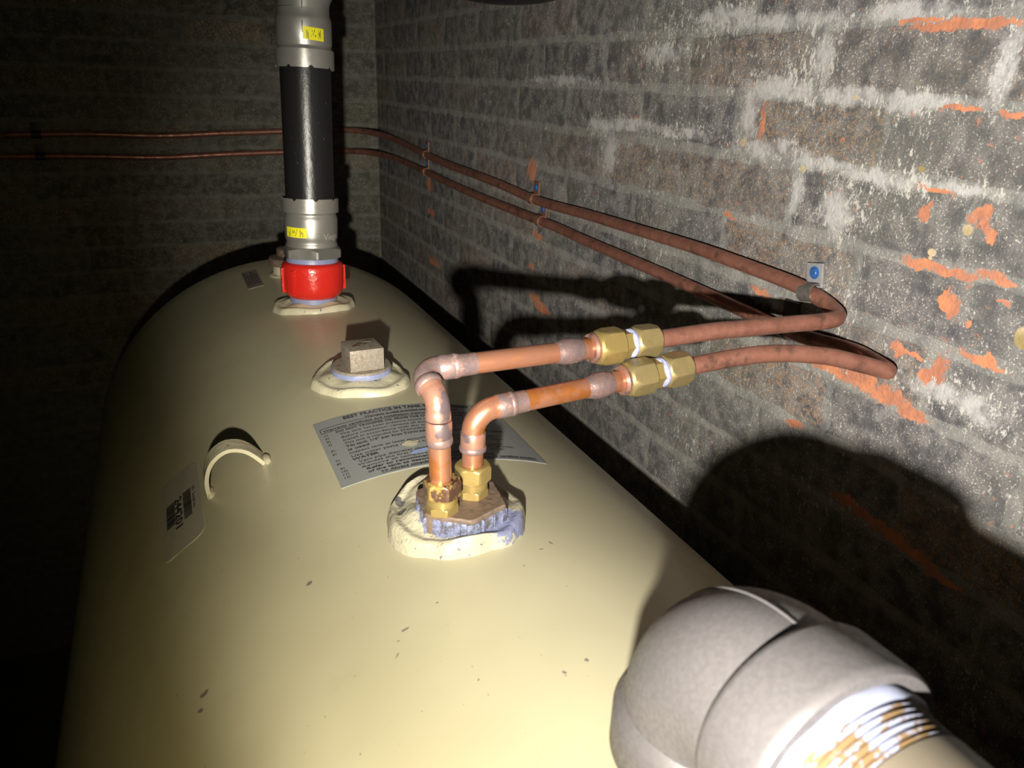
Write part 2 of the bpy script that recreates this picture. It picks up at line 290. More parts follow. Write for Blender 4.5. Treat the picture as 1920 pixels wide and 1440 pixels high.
# ------------------------------------------------------------------ room shell
FZ = -1.62; CZ = 0.95; LX = -1.6; NY = -1.3
def slab(name, c, s, m):
    o = link(name, boxbm(c, *s), m, None, 0); o['kind'] = 'structure'; return o
T = 0.1
slab('floor', ((LX + WX) / 2, (NY + BY) / 2, FZ - T / 2), (WX - LX + 2 * T, BY - NY + 2 * T, T), M['concrete'])
slab('ceiling', ((LX + WX) / 2, (NY + BY) / 2, CZ + T / 2), (WX - LX + 2 * T, BY - NY + 2 * T, T), M['concrete'])
wall_r = slab('wall_right', (WX + T / 2, (NY + BY) / 2, (FZ + CZ) / 2), (T, BY - NY + 2 * T, CZ - FZ), M['mortar_r'])
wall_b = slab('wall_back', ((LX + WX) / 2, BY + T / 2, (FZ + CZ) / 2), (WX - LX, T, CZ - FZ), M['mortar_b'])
slab('wall_left', (LX - T / 2, (NY + BY) / 2, (FZ + CZ) / 2), (T, BY - NY + 2 * T, CZ - FZ), M['mortar_b'])
slab('wall_near', ((LX + WX) / 2, NY - T / 2, (FZ + CZ) / 2), (WX - LX, T, CZ - FZ), M['mortar_b'])
def brick_mesh(seed, L, H, mat, prou):
    # face in the local XY plane, proud in +Z; uneven outline, worn arrises
    rnd = random.Random(seed); nx, ny = 9, 4; bm = bmesh.new(); g = []
    for j in range(ny + 1):
        row = []
        for i in range(nx + 1):
            u = i / nx; v = j / ny; x = (u - .5) * L; y = (v - .5) * H; edge = min(i, nx - i, j, ny - j)
            z = prou * (0.75 if edge == 1 else 1.0) + rnd.uniform(-.00015, .00015)
            if edge == 0: z = -0.0006 + rnd.uniform(-.0002, .0006)
            if edge <= 1:
                x += rnd.uniform(-.004, .004); y += rnd.uniform(-.0024, .0024)
                if edge == 1:
                    if i == 1: x = -L / 2 + .0055 + rnd.uniform(-.001, .002)
                    if i == nx - 1: x = L / 2 - .0055 - rnd.uniform(-.001, .002)
                    if j == 1: y = -H / 2 + .005 + rnd.uniform(-.001, .0015)
                    if j == ny - 1: y = H / 2 - .005 - rnd.uniform(-.001, .0015)
            row.append(bm.verts.new((x, y, z)))
        g.append(row)
    for j in range(ny):
        for i in range(nx): bm.faces.new((g[j][i], g[j][i + 1], g[j + 1][i + 1], g[j + 1][i]))
    me = bpy.data.meshes.new('brick'); bm.to_mesh(me); bm.free(); me.materials.append(mat); me.shade_smooth(); return me
PITCH = 0.0615; BL = 0.190
def lay(wall, mats, right):
    vs = [brick_mesh(s + (0 if right else 50), BL - .007, PITCH - .0070, mats, 0.0010) for s in range(8)]
    hs = [brick_mesh(s + 90 + (0 if right else 50), BL / 2 - .011, PITCH - .0070, mats, 0.0010) for s in range(4)]
    wc = wall.location
    for r in range(-14, 5) if right else range(-13, 5):
        zc = -0.004 + PITCH * r + PITCH / 2
        off = 0.0 if r % 2 == 0 else BL / 2
        rr = random.Random(r * 13 + (1 if right else 2))
        if right: starts = [0.02 + off + BL * k for k in range(-1, 12)]
        else: starts = [WX - BL * (k + 1) - off for k in range(-1, 8)]
        for st in starts:
            lo, hi = st, st + BL
            if right: lim = (-0.12, BY)
            else: lim = (-0.95, WX)
            if hi > lim[1] + .001: hi = lim[1]
            if lo < lim[0] - .001: lo = lim[0]
            if hi - lo < 0.05: continue
            me = rr.choice(vs) if hi - lo > 0.15 else rr.choice(hs)
            full = BL if hi - lo > 0.15 else BL / 2
            o = bpy.data.objects.new('brick', me); COL.objects.link(o); o.parent = wall
            sx = (hi - lo) / full; c = (lo + hi) / 2 + rr.uniform(-.003, .003); flip = rr.choice((1, -1))
            tilt = rr.uniform(-.008, .008); zz = zc + rr.uniform(-.0012, .0012)
            if right: R3 = Matrix(((0, 0, -1), (-flip, 0, 0), (0, flip, 0)))   # local z -> -X
            else: R3 = Matrix(((flip, 0, 0), (0, 0, -1), (0, flip, 0)))        # local z -> -Y
            R3 = R3 @ Matrix.Rotation(tilt, 3, 'Z') @ Matrix.Diagonal((sx, 1, rr.uniform(.5, 1.15)))
            mw = R3.to_4x4(); mw.translation = (WX, c, zz) if right else (c, BY, zz); o.matrix_local = mw
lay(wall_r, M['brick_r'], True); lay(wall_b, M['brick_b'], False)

# ------------------------------------------------------------------ tank
AX, AZ, TR = 0.185, -0.658, 0.343; TY0, TY1 = -0.07, 1.45; TH = 0.43   # straight flank height
def surf(x): return AZ + sqrt(max(TR * TR - (x - AX) ** 2, 0))
def cylp(s, y, h=0.0):
    a = s / TR; return Vector((AX + (TR + h) * sin(a), y, AZ + (TR + h) * cos(a)))
tank = thing('oil_tank', 'large cream painted steel oil tank filling the cellar floor', 'tank', (AX, 0.69, FZ))
def obround(inset, y, n=48):
    r = TR - inset; pts = []
    for k in range(n + 1): a = pi * k / n - pi / 2; pts.append(Vector((AX + r * sin(a), y, AZ + r * cos(a))))
    for k in range(1, 6): pts.append(Vector((AX + r, y, AZ - TH * k / 6)))
    for k in range(n + 1): a = pi * k / n - pi / 2; pts.append(Vector((AX - r * sin(a), y, AZ - TH - r * cos(a))))
    for k in range(1, 6): pts.append(Vector((AX - r, y, AZ - TH + TH * k / 6)))
    return pts
bm = bmesh.new(); rk = 0.022; rings = []
for k in range(7):
    a = pi / 2 * k / 6; rings.append(obround(rk - rk * sin(a), TY0 + rk - rk * cos(a)))
for k in range(1, 24): rings.append(obround(0, TY0 + rk + (TY1 - TY0 - 2 * rk) * k / 24))
for k in range(7):
    a = pi / 2 * (1 - k / 6); rings.append(obround(rk - rk * sin(a), TY1 - rk + rk * cos(a)))
rings_to_bm(bm, rings); part('shell', bm, M['paint'], tank, 40)
for sx in (-1, 1):
    for y in (0.08, 1.30):
        b = lathe((AX + sx * 0.20, y, FZ), (0, 0, 1), [(0, .045), (.006, .045), (.008, .028), (.20, .028)], 24)
        part('leg', b, M['cast'], tank)
def saddle(cx, cy, R0, mat, seed, Rin=0.028, sy=1.0, hs=1.0, wob=0.0022):
    # cream painted pressed collar welded round a threaded opening, following the curve of the tank
    rnd = random.Random(seed); ph = [rnd.uniform(0, 6.28) for _ in range(5)]
    prof = [(1.03, -.001), (1.012, .0025), (.985, .0062), (.945, .0078), (.90, .0076), (.86, .0068), (.82, .0068), (.76, .0080), (.70, .0090), (.62, .0096), (Rin / R0, .0100), (Rin / R0, -.004)]
    bm = bmesh.new(); seg = 72; rings = []
    for q, h in prof:
        ring = []
        for k in range(seg):
            a = 2 * pi * k / seg; w = wob * (sin(2 * a + ph[0]) + .6 * sin(3 * a + ph[1]) + .35 * sin(7 * a + ph[2]) + .2 * sin(13 * a + ph[3])) * (max(q - .6, 0) / .4)
            r = R0 * q + w; x = cx + r * cos(a); y = cy + r * sin(a) * sy
            hh = h * hs * (1 + .15 * sin(5 * a + ph[4]))
            ring.append(Vector((x, y, surf(x) + hh)))
        rings.append(ring)
    rings_to_bm(bm, rings, close=True); return bm
part('weld_collar', saddle(.176, .484, .050, M['weld_chip'], 3, sy=1.12, hs=1.65), M['weld_chip'], tank, 60, label='chipped cream collar smeared with blue paste')
part('weld_collar', saddle(.176, .797, .053, M['weld'], 5, sy=1.05), M['weld'], tank, 60)
part('weld_collar', saddle(.181, 1.108, .056, M['weld'], 8, sy=0.85), M['weld'], tank, 60)
part('weld_collar', saddle(.185, .192, .037, M['weld'], 9, wob=.001), M['weld'], tank, 60)
# small neck at the far end
part('neck', lathe((.176, 1.312, -.318), (0, 0, 1), [(-.003, .034), (.002, .033), (.005, .027), (.020, .0255), (.022, .0255)], 40), M['weld'], tank)
# lifting lug: a strap bent into an arch and welded by its feet
bm = bmesh.new(); rings = []
A_, B_ = Vector((0.006, .682, -.372)), Vector((.058, .682, -.342)); ap = Vector((.012, .682, -.335))
ctrl = [A_ + Vector((0, 0, -.004)), Vector((.0035, .682, -.352)), Vector((.0085, .682, -.334)), Vector((.0200, .682, -.3235)), Vector((.032, .682, -.3225)), Vector((.044, .682, -.3285)), B_ + Vector((0.002, 0, -.004))]
P = catmull(ctrl, 8); th = .0036
for i, p in enumerate(P):
    t = (P[min(i + 1, len(P) - 1)] - P[max(i - 1, 0)]).normalized(); nrm = Vector((-t.z, 0, t.x))
    a, b = p + nrm * th / 2, p - nrm * th / 2
    rings.append([Vector((a.x, .672, a.z)), Vector((a.x, .694, a.z)), Vector((b.x, .694, b.z)), Vector((b.x, .672, b.z))])
rings_to_bm(bm, rings)
lug = part('lifting_lug', bm, M['weld'], tank, 40, label='cream arched lifting strap')
for q in (A_, B_):
    b = bmesh.new(); bmesh.ops.create_icosphere(b, subdivisions=3, radius=1)
    for v in b.verts: v.co = v.co * (1 + .18 * mnoise.noise(v.co * 2.2 + q * 30))
    bmesh.ops.scale(b, verts=b.verts[:], vec=(.0042, .0100, .0034)); bmesh.ops.translate(b, verts=b.verts[:], vec=(q.x, .679, surf(q.x) + .0005))
    part('weld_bead', b, M['weld'], tank, 60)
# labels on the curve of the tank
def decal(s0, s1, y0, y1, h=0.0004, corner=None, ns=24):
    bm = bmesh.new(); rings = []
    if corner is None:
        g = [[bm.verts.new(cylp(s0 + (s1 - s0) * i / ns, y, h)) for y in (y0, y1)] for i in range(ns + 1)]
        l = [[bm.verts.new(cylp(s0 + (s1 - s0) * i / ns, y, -.0004)) for y in (y0, y1)] for i in range(ns + 1)]
        for i in range(ns):
            bm.faces.new((g[i][0], g[i + 1][0], g[i + 1][1], g[i][1])); bm.faces.new((g[i][0], l[i][0], l[i + 1][0], g[i + 1][0])); bm.faces.new((g[i][1], g[i + 1][1], l[i + 1][1], l[i][1]))
        for i in (0, ns): bm.faces.new((g[i][0], g[i][1], l[i][1], l[i][0]))
    else:
        pts = []; r = corner
        for cx, cy, a0 in ((s1 - r, y1 - r, 0), (s0 + r, y1 - r, 90), (s0 + r, y0 + r, 180), (s1 - r, y0 + r, 270)):
            for k in range(6): a = radians(a0 + 18 * k); pts.append((cx + r * cos(a), cy + r * sin(a)))
        c = bm.verts.new(cylp((s0 + s1) / 2, (y0 + y1) / 2, h)); vs = [bm.verts.new(cylp(a, b, h)) for a, b in pts]; lo = [bm.verts.new(cylp(a, b, -.0004)) for a, b in pts]
        for i in range(len(vs)):
            j = (i + 1) % len(vs); bm.faces.new((c, vs[i], vs[j])); bm.faces.new((vs[i], lo[i], lo[j], vs[j]))
    return bm
def text_polys(body, width=None, height=1.0, bold=0.0):
    cu = bpy.data.curves.new('txt', 'FONT'); cu.body = body; cu.size = 1.0; cu.offset = bold; cu.resolution_u = 2
    ob = bpy.data.objects.new('txt', cu); COL.objects.link(ob); dg = bpy.context.evaluated_depsgraph_get(); dg.update()
    me = bpy.data.meshes.new_from_object(ob.evaluated_get(dg)); vs = [v.co.copy() for v in me.vertices]; fs = [tuple(p.vertices) for p in me.polygons]
    bpy.data.objects.remove(ob); bpy.data.curves.remove(cu); bpy.data.meshes.remove(me)
    w = max(v.x for v in vs) or 1; k = height
    sx = (width / w) if width else k
    return [(v.x * sx, v.y * k) for v in vs], fs
def add_text(bm, body, fn, width=None, height=.004, bold=0.0):
    vs, fs = text_polys(body, width, height, bold); V = [bm.verts.new(fn(a, b)) for a, b in vs]
    for f in fs:
        try: bm.faces.new([V[i] for i in f])
        except ValueError: pass
S0, S1, Y0, Y1 = -.0790, .1165, .5735, .7085
lab = part('instruction_label', decal(S0, S1, Y0, Y1), M['label'], tank, 0, label='grey instruction label printed with black lines of text')
bm = bmesh.new(); H = .0010
lines = [  # text, left s, y, width or None, height, bold
 ('BEST PRACTICE IN TANK INSTALLATION', -.050, .6980, .132, .0102, .025),
 ('Warranty is valid provided warranty card is filed', -.030, .6905, .098, .0062, .012),
 ('Warranty certificate and installation instructions must be kept with the tank', -.073, .6820, .182, .0066, .012),
 ('1)', -.0745, .6725, None, .0055, .0), ('DO NOT TRANSFER OIL FROM THE OLD TANK TO THE NEW TANK', -.0625, .6735, .160, .0062, .02),
 ('2)', -.0745, .6655, None, .0055, .0), ('This tank has been pressure tested at factory. Check for damage', -.060, .6665, .150, .0060, .0),
 ('3)', -.0745, .6585, None, .0055, .0), ('Before installation, remove all dust and moisture from inside', -.060, .6595, .148, .0060, .0),
 ('4)', -.0745, .6515, None, .0055, .0), ('Install in accordance with the authorities having jurisdiction', -.060, .6525, .150, .0060, .0),
 ('This tank is intended for STATIONARY use ONLY', -.060, .6455, .110, .0060, .0),
 ('5)', -.0745, .6385, None, .0055, .0), ('Tilt tank 1/4" per foot TOWARD the bottom outlet when outlet', -.060, .6385, .158, .0062, .018),
 ('6)', -.0745, .6315, None, .0055, .0), ('is used', -.060, .6315, .020, .0062, .018),
 ('Inspect tank at least annually per instructions and repair', -.060, .6245, .146, .0060, .0),
 ('7)', -.0745, .6175, None, .0055, .0), ('Use water paste on feet to check for presence of water', -.060, .6175, .150, .0060, .0),
 ('8)', -.0745, .6115, None, .0055, .0), ('WATER', -.060, .6110, .024, .0062, .03),
 ('Vent pipe diameter must be equal to fill pipe diameter', -.056, .6045, .140, .0060, .0),
 ('9)', -.0735, .6015, None, .0055, .0), ('Witness the first filling of the tank to verify the whistle', -.058, .5990, .150, .0056, .0),
 ('10)', -.0740, .5960, None, .0050, .0), ('Remove all temporary shipping caps and plugs', -.056, .5935, .136, .0052, .0),
 ('11)', -.0740, .5905, None, .0050, .0), ('Refer to recommended installation', -.053, .5880, .100, .0056, .022),
 ('12)', -.0740, .5850, None, .0050, .0), ('of the tank as described in the leaflet below', -.053, .5825, .118, .0056, .022),
 ('>> Always consult installation manual and your certified installer', -.043, .5768, .150, .0058, .022)]
for tx, s, y, w, h, b in lines:
    add_text(bm, tx, lambda a, c, s=s, y=y: cylp(s + a, y + c, H), w, h * .92, b)
def strip(bm, fn, a0, b0, a1, b1, n=24):
    g = [[bm.verts.new(fn(a0 + (a1 - a0) * i / n, b)) for b in (b0, b1)] for i in range(n + 1)]
    for i in range(n): bm.faces.new((g[i][0], g[i + 1][0], g[i + 1][1], g[i][1]))
fl = lambda a, b: cylp(a, b, H)
strip(bm, fl, -.0755, .6895, .1125, .6901); strip(bm, fl, -.0755, .6798, .1125, .6804); strip(bm, fl, -.0755, .6798, -.0750, .6900, 2); strip(bm, fl, .1120, .6798, .1125, .6900, 2); strip(bm, fl, -.043, .5754, .107, .5759)
part('lettering', bm, M['ink'], lab, 0)
bm = bmesh.new()
def patchblob(bm, s, y, a, b, rot, h, seed):
    rnd = random.Random(seed); c = bm.verts.new(cylp(s, y, h)); vs = []
    for k in range(20):
        t = 2 * pi * k / 20; r = rnd.uniform(.7, 1.1); x_, y_ = a * r * cos(t), b * r * sin(t)
        vs.append(bm.verts.new(cylp(s + x_ * cos(rot) - y_ * sin(rot), y + x_ * sin(rot) + y_ * cos(rot), h)))
    for k in range(20): bm.faces.new((c, vs[k], vs[(k + 1) % 20]))
patchblob(bm, -.0055, .6175, .0090, .0060, .25, .0014, 2); part('paint_drip', bm, M['weld'], lab, 0, label='cream paint drip')
bm = bmesh.new(); patchblob(bm, -.0010, .6000, .0120, .0040, .35, .0014, 4); part('blue_smear', bm, M['scuff_blue'], lab, 0, label='blue paste smear')
# serial number sticker on the flank
ser = part('serial_sticker', decal(-.2440, -.1985, .622, .765, corner=.010), M['label_white'], tank, 0, label='pale rounded sticker with barcode and number')
bm = bmesh.new(); rnd = random.Random(5)
for (a, b, y0, y1) in ((-.2375, -.2275, .672, .7140), (-.2175, -.2085, .666, .7160)):
    y = y0
    while y < y1:
        w = rnd.choice((.0006, .0010, .0015)); g = rnd.choice((.0005, .0008)); strip(bm, fl, a, y, b, min(y + w, y1), 2); y += w + g
add_text(bm, '244201', lambda a, c: cylp(-.2268 + c, .7150 - a, H), .055, .0108, .03)
add_text(bm, 'ID  Serial no.', lambda a, c: cylp(-.2068 + c, .7150 - a, H), .042, .0040, .01)
part('lettering', bm, M['ink'], ser, 0)
sm_ = part('rating_sticker', decal(-.083, -.0575, 1.26, 1.372), M['label_brown'], tank, 0, label='small brown sticker with faded print')
bm = bmesh.new()
for k in range(6): strip(bm, fl, -.080 + .0036 * k, 1.275, -.0788 + .0036 * k, 1.36 - .01 * (k % 3), 2)
part('print_line', bm, M['ink'], sm_, 0)

# ------------------------------------------------------------------ bushing with two brass connectors
bush = thing('double_tap_bushing', 'rusty iron hexagonal bushing edged with blue paste under the two copper risers', 'bushing', (.172, .466, -.305))
def rough_hex(cx, cy, z0, z1, flat, ph, seed, sy=1.0, jit=.0006):
    bm = bmesh.new(); rings = []; rnd = random.Random(seed); sg = 96
    js = [rnd.uniform(-1, 1) for _ in range(sg)]
    for z, q in ((z0, .97), (z0 + .002, 1.0), (z1 - .0012, 1.0), (z1, .975)):
        rings.append([Vector((cx + hexr(2 * pi * k / sg - ph, flat) * q * cos(2 * pi * k / sg) + jit * js[k], cy + sy * hexr(2 * pi * k / sg - ph, flat) * q * sin(2 * pi * k / sg) + jit * js[(k * 7) % sg], z)) for k in range(sg)])
    rings_to_bm(bm, rings); return bm
part('hex_plate', rough_hex(.1755, .472, -.308, -.2905, .0305, radians(24), 1, jit=.0003), M['iron_rust'], bush, 30)
part('thread_paste', rough_hex(.1755, .472, -.3085, -.2938, .0314, radians(24), 2, jit=.0011), M['sealant'], bush, 30, label='blue thread paste')
TUBE = .0079
def brass_connector(x, y, z, hn, label, stain, ph):
    t = thing('brass_connector', label, 'pipe fitting', (x, y, z), 'brass connectors on the bushing')
    part('hex_base', hexnut((x, y, z), (0, 0, 1), .0068, .0105, .05, .25, phase=ph), M['brass'], t, 25)
    part('body', lathe((x, y, z + .0062), (0, 0, 1), [(0, .0095), (.001, .0112), (.0055, .0112), (.0065, .0100), (.008, .0095)], 40), M['brass'], t)
    part('nut', hexnut((x, y, z + .0130), (0, 0, 1), hn, .0122, .12, .22, hole=TUBE + .0001, phase=ph + .35), M['brass_stain' if stain else 'brass'], t, 25, label='stained brass nut' if stain else None)
brass_connector(.1565, .4585, -.2906, .0132, 'stained brass connector in front, holding the taller left copper riser', True, .2)
brass_connector(.1855, .4730, -.2906, .0130, 'cleaner brass connector behind and right, holding the shorter copper riser', False, .55)

# copper risers: soldered as one thing each
def seg_elbow(root, p, d0, d1, R, r, m, cup=.010):
    # street elbow: cup, swept bend, cup
    p = Vector(p); d0 = Vector(d0).normalized(); d1 = Vector(d1).normalized()
    ax = d0.cross(d1).normalized(); ang = d0.angle(d1); c_dir = (ax.cross(d0)).normalized(); c = p + c_dir * R; n_ = 14; arc = []
    for k in range(n_ + 1):
        a = ang * k / n_; arc.append(c + Matrix.Rotation(a, 3, ax) @ (p - c))
    path = [p - d0 * cup, p - d0 * cup * .6, p - d0 * .001] + arc + [arc[-1] + d1 * .001, arc[-1] + d1 * cup * .6, arc[-1] + d1 * cup]
    rad = [r + .0012, r + .0012, r + .0010] + [r + .0006] * len(arc) + [r + .0010, r + .0012, r + .0012]
    bm = tube(path, rad, 28); part('elbow', bm, M[m], root, 40); return arc[-1]
def ring(root, p, d, r, w=.0035, m='solder', h=.0016, name='solder_joint'):
    part(name, lathe(p, d, [(-w, r), (-w * .6, r + h * .8), (0, r + h), (w * .6, r + h * .7), (w, r)], 28), M[m], root, 60)
def straight(root, a, b, r, m='copper', name='tube'):
    part(name, tube([a, (Vector(a) + Vector(b)) / 2, b], r, 28), M[m], root, 40)
X1, Y1_ = .1560, .4590
r1 = thing('copper_riser', 'taller copper riser bent at its top with a long run to the left union', 'copper pipe', (X1, Y1_, -.2800), 'soldered copper risers')
zA = -.2235
straight(r1, (X1, Y1_, -.2800), (X1 - .002, Y1_, zA), TUBE)
ring(r1, (X1 - .0015, Y1_, zA - .0105), (0, 0, 1), TUBE, .004); 
part('coupling', lathe((X1 - .002, Y1_, zA - .010), (0, 0, 1), [(0, TUBE + .0008), (.004, TUBE + .0014), (.013, TUBE + .0014), (.0145, TUBE + .0008)], 28), M['copper_heat'], r1)
dA = Vector((-.17, .90, .36)).normalized()
e1 = seg_elbow(r1, (X1 - .0025, Y1_, zA + .012), (0, 0, 1), dA, .0125, TUBE, 'copper_heat', .006)
ring(r1, e1 + dA * .006, dA, TUBE + .0006, .004)
dR = Vector((.98, .02, .02)).normalized()
e2 = seg_elbow(r1, e1 + dA * .008, dA, dR, .0120, TUBE, 'solder', .005)
uA = Vector((.2880, .4890, -.1905))
dU = (uA - e2).normalized()
straight(r1, e2, uA, TUBE)
ring(r1, e2 + dU * .013, dU, TUBE, .003)
part('coupling', lathe(e2 + dU * .001, dU, [(0, TUBE + .0006), (.001, TUBE + .0013), (.014, TUBE + .0013), (.016, TUBE + .0006), (.028, TUBE + .0003)], 28), M['solder'], r1)
X2, Y2_ = .1850, .4730
r2 = thing('copper_riser', 'shorter copper riser with one elbow and a run to the right union', 'copper pipe', (X2, Y2_, -.2800), 'soldered copper risers')
zB = -.2390
straight(r2, (X2, Y2_, -.2800), (X2, Y2_, zB), TUBE)
ring(r2, (X2, Y2_, -.2515), (0, 0, 1), TUBE + .0006, .003, h=.0018)
part('coupling', lathe((X2, Y2_, -.2525), (0, 0, 1), [(0, TUBE + .0008), (.002, TUBE + .0014), (.0135, TUBE + .0014), (.0145, TUBE + .0008)], 28), M['copper_heat'], r2)
lB = Vector((.3070, .4710, -.2130))
dL = Vector((.985, .0, .08)).normalized()
e3 = seg_elbow(r2, (X2, Y2_, zB), (0, 0, 1), dL, .0175, TUBE, 'copper', .006)
dL = (lB - e3).normalized()
straight(r2, e3, lB, TUBE)
part('coupling', lathe(e3 + dL * .001, dL, [(0, TUBE + .0006), (.001, TUBE + .0012), (.012, TUBE + .0013), (.014, TUBE + .0006), (.024, TUBE + .0003)], 28), M['solder'], r2)
ring(r2, e3 + dL * .0135, dL, TUBE, .003)
# unions
def union(p, d, label, dull):
    d = Vector(d).normalized(); p = Vector(p); t = thing('brass_union', label, 'pipe fitting', p, 'brass unions between riser and soft tubing'); b = M['brass']; bd = M['brass_dull']
    part('solder_sleeve', lathe(p - d * .031, d, [(0, TUBE + .0004), (.003, TUBE + .0012), (.006, TUBE + .0020), (.012, TUBE + .0023), (.019, TUBE + .0016), (.022, TUBE + .0005)], 28), M['solder'], t)
    part('tube_stub', lathe(p - d * .010, d, [(0, TUBE + .0003), (.012, TUBE + .0004)], 28), M['copper'], t)
    part('collar', lathe(p - d * .0015, d, [(0, TUBE + .0005), (0, .0112), (.0025, .0122), (.004, .0112), (.006, .0112)], 40), M['copper_heat'], t)
    part('nut', hexnut(p + d * .003, d, .0225, .0132, .38, .06, phase=.35), b if not dull else bd, t, 22)
    part('hex_body', hexnut(p + d * .0255, d, .0085, .0102, .05, .05, phase=.1), b, t, 22)
    part('thread_paste', lathe(p + d * .0325, d, [(0, .0095), (.0008, .0114), (.003, .0120), (.0052, .0112), (.006, .0095)], 40), M['sealant3'], t, label='lavender thread paste')
    part('nut', hexnut(p + d * .0375, d, .0225, .0124, .22, .16, phase=.62), bd, t, 22)
    return p + d * .060
uD = dU; lD = dL
u2 = union(uA, uD, 'left brass union, on the upper copper run with shadow under it', False)
l2 = union(lB, lD, 'right brass union, nearer the wall and on the lower copper run', True)

# ------------------------------------------------------------------ soft copper tubing along both walls
SR = .0073
up = [u2 - uD * .008, (.400, .4870, -.1868), (.43, .4850, -.1866), (.475, .484, -.1868), (.515, .4815, -.1868), (.537, .486, -.1864), (.5475, .505, -.1830), (.549, .53, -.1775), (.549, .556, -.1740), (.549, .64, -.1715), (.549, .72, -.1705), (.549, .85, -.1725), (.549, .97, -.1745), (.549, 1.08, -.1780), (.549, 1.16, -.1785), (.549, 1.30, -.1730), (.549, 1.45, -.1700), (.549, 1.58, -.1680), (.549, 1.74, -.1620), (.548, 1.90, -.1530), (.538, 2.03, -.1450), (.500, 2.135, -.1400), (.43, 2.180, -.1400), (.30, 2.189, -.1460), (.15, 2.189, -.1520), (0.0, 2.189, -.1590), (-.16, 2.189, -.1560), (-.30, 2.189, -.1590), (-.50, 2.189, -.1660), (-.75, 2.189, -.1670), (-.93, 2.189, -.1670)]
lo = [l2 - lD * .008, (.410, .4640, -.2030), (.445, .4560, -.2005), (.485, .4435, -.2030), (.515, .4320, -.2095), (.535, .4260, -.2150), (.5455, .4310, -.2180), (.549, .449, -.2165), (.549, .475, -.2150), (.549, .54, -.2205), (.549, .62, -.2190), (.549, .70, -.2170), (.549, .80, -.2145), (.549, .96, -.2120), (.549, 1.05, -.2095), (.549, 1.135, -.2090), (.549, 1.38, -.2085), (.549, 1.58, -.2050), (.549, 1.74, -.2000), (.548, 1.90, -.1960), (.538, 2.03, -.1940), (.500, 2.135, -.1930), (.43, 2.180, -.1950), (.30, 2.189, -.1985), (.15, 2.189, -.2040), (0.0, 2.189, -.2110), (-.16, 2.189, -.2080), (-.30, 2.189, -.2080), (-.50, 2.189, -.2120), (-.75, 2.189, -.2150), (-.93, 2.189, -.2150)]
for pts, lb in ((up, 'upper of the two soft copper tubes looping along the brick walls'), (lo, 'lower of the two soft copper tubes looping along the brick walls')):
    P = catmull(pts, 8); t = thing('copper_tubing', lb, 'copper pipe', P[0], 'soft copper tubing on the walls')
    part('tube', tube(P, SR, 20), M['copper_dull'], t, 50)
def clip(p, along, out, mstrap, label, tab_up=.030, screw=True, mtab=None, w=.0075):
    # saddle clip: strap round the tube with a tab going up the wall and a screw
    p = Vector(p); a = Vector(along).normalized(); o_ = Vector(out).normalized(); u_ = a.cross(o_).normalized()
    if u_.z < 0: u_ = -u_
    t = thing('pipe_clip', label, 'clip', p, 'clips holding the copper tubes to the walls'); bm = bmesh.new(); rings = []; th = .0014
    for k in range(25):
        an = radians(-100 + 290 * k / 24); r0, r1_ = SR + .0003, SR + .0003 + th; e = u_ * cos(an + pi) * 1 + o_ * sin(an + pi) * -1
        e = (o_ * cos(an) + u_ * sin(an))
        rings.append([p + e * r0 - a * w, p + e * r1_ - a * w, p + e * r1_ + a * w, p + e * r0 + a * w])
    rings_to_bm(bm, rings); part('strap', bm, mstrap, t, 40)
    rot = Matrix((u_, a, o_)).transposed().to_4x4()
    wall = p - o_ * (.0060)
    part('tab', boxbm(wall + u_ * (SR + .0085), .023, .019, .0026, rot=rot, bev=.0006), mtab or mstrap, t, 30)
    if screw:
        c = wall + u_ * (SR + .011)
        part('screw', hexnut(c, o_, .0034, .0038, .05, .3, n=36, bm=lathe(c, o_, [(0, .0072), (.0012, .0072), (.0014, .0050)], 28)), M['blue'], t, 30, label='blue hexagon head screw')
RX = (-1, 0, 0)
clip((.549, .535, -.1768), (0, 1, -.18), RX, M['clip'], 'grey clip with blue screw nearest the camera, on the upper tube by its bend', mtab=M['zinc'], w=.0085)
clip((.549, .560, -.2200), (0, 1, 0), RX, M['black_clip'], 'dark clip on the lower tube, half hidden behind the upper tube near its bend', screw=False, w=.005)
clip((.549, 1.155, -.1785), (0, 1, 0), RX, M['clip_copper'], 'clip with blue screw half way along the right wall, on the upper tube')
clip((.549, 1.125, -.2090), (0, 1, 0), RX, M['clip_copper'], 'clip with blue screw half way along the right wall, on the lower tube')
clip((.549, 1.735, -.1622), (0, 1, 0), RX, M['clip_copper'], 'far clip on the right wall holding the upper tube before the corner', w=.010)
clip((.549, 1.735, -.2002), (0, 1, 0), RX, M['clip_copper'], 'far clip on the right wall holding the lower tube before the corner', w=.010)
clip((-.263, 2.189, -.1582), (1, 0, 0), (0, -1, 0), M['black_clip'], 'black clip on the upper tube at the far left of the back wall', screw=False, w=.010)
clip((-.262, 2.189, -.2080), (1, 0, 0), (0, -1, 0), M['black_clip'], 'black clip on the lower tube at the far left of the back wall', screw=False, w=.010)

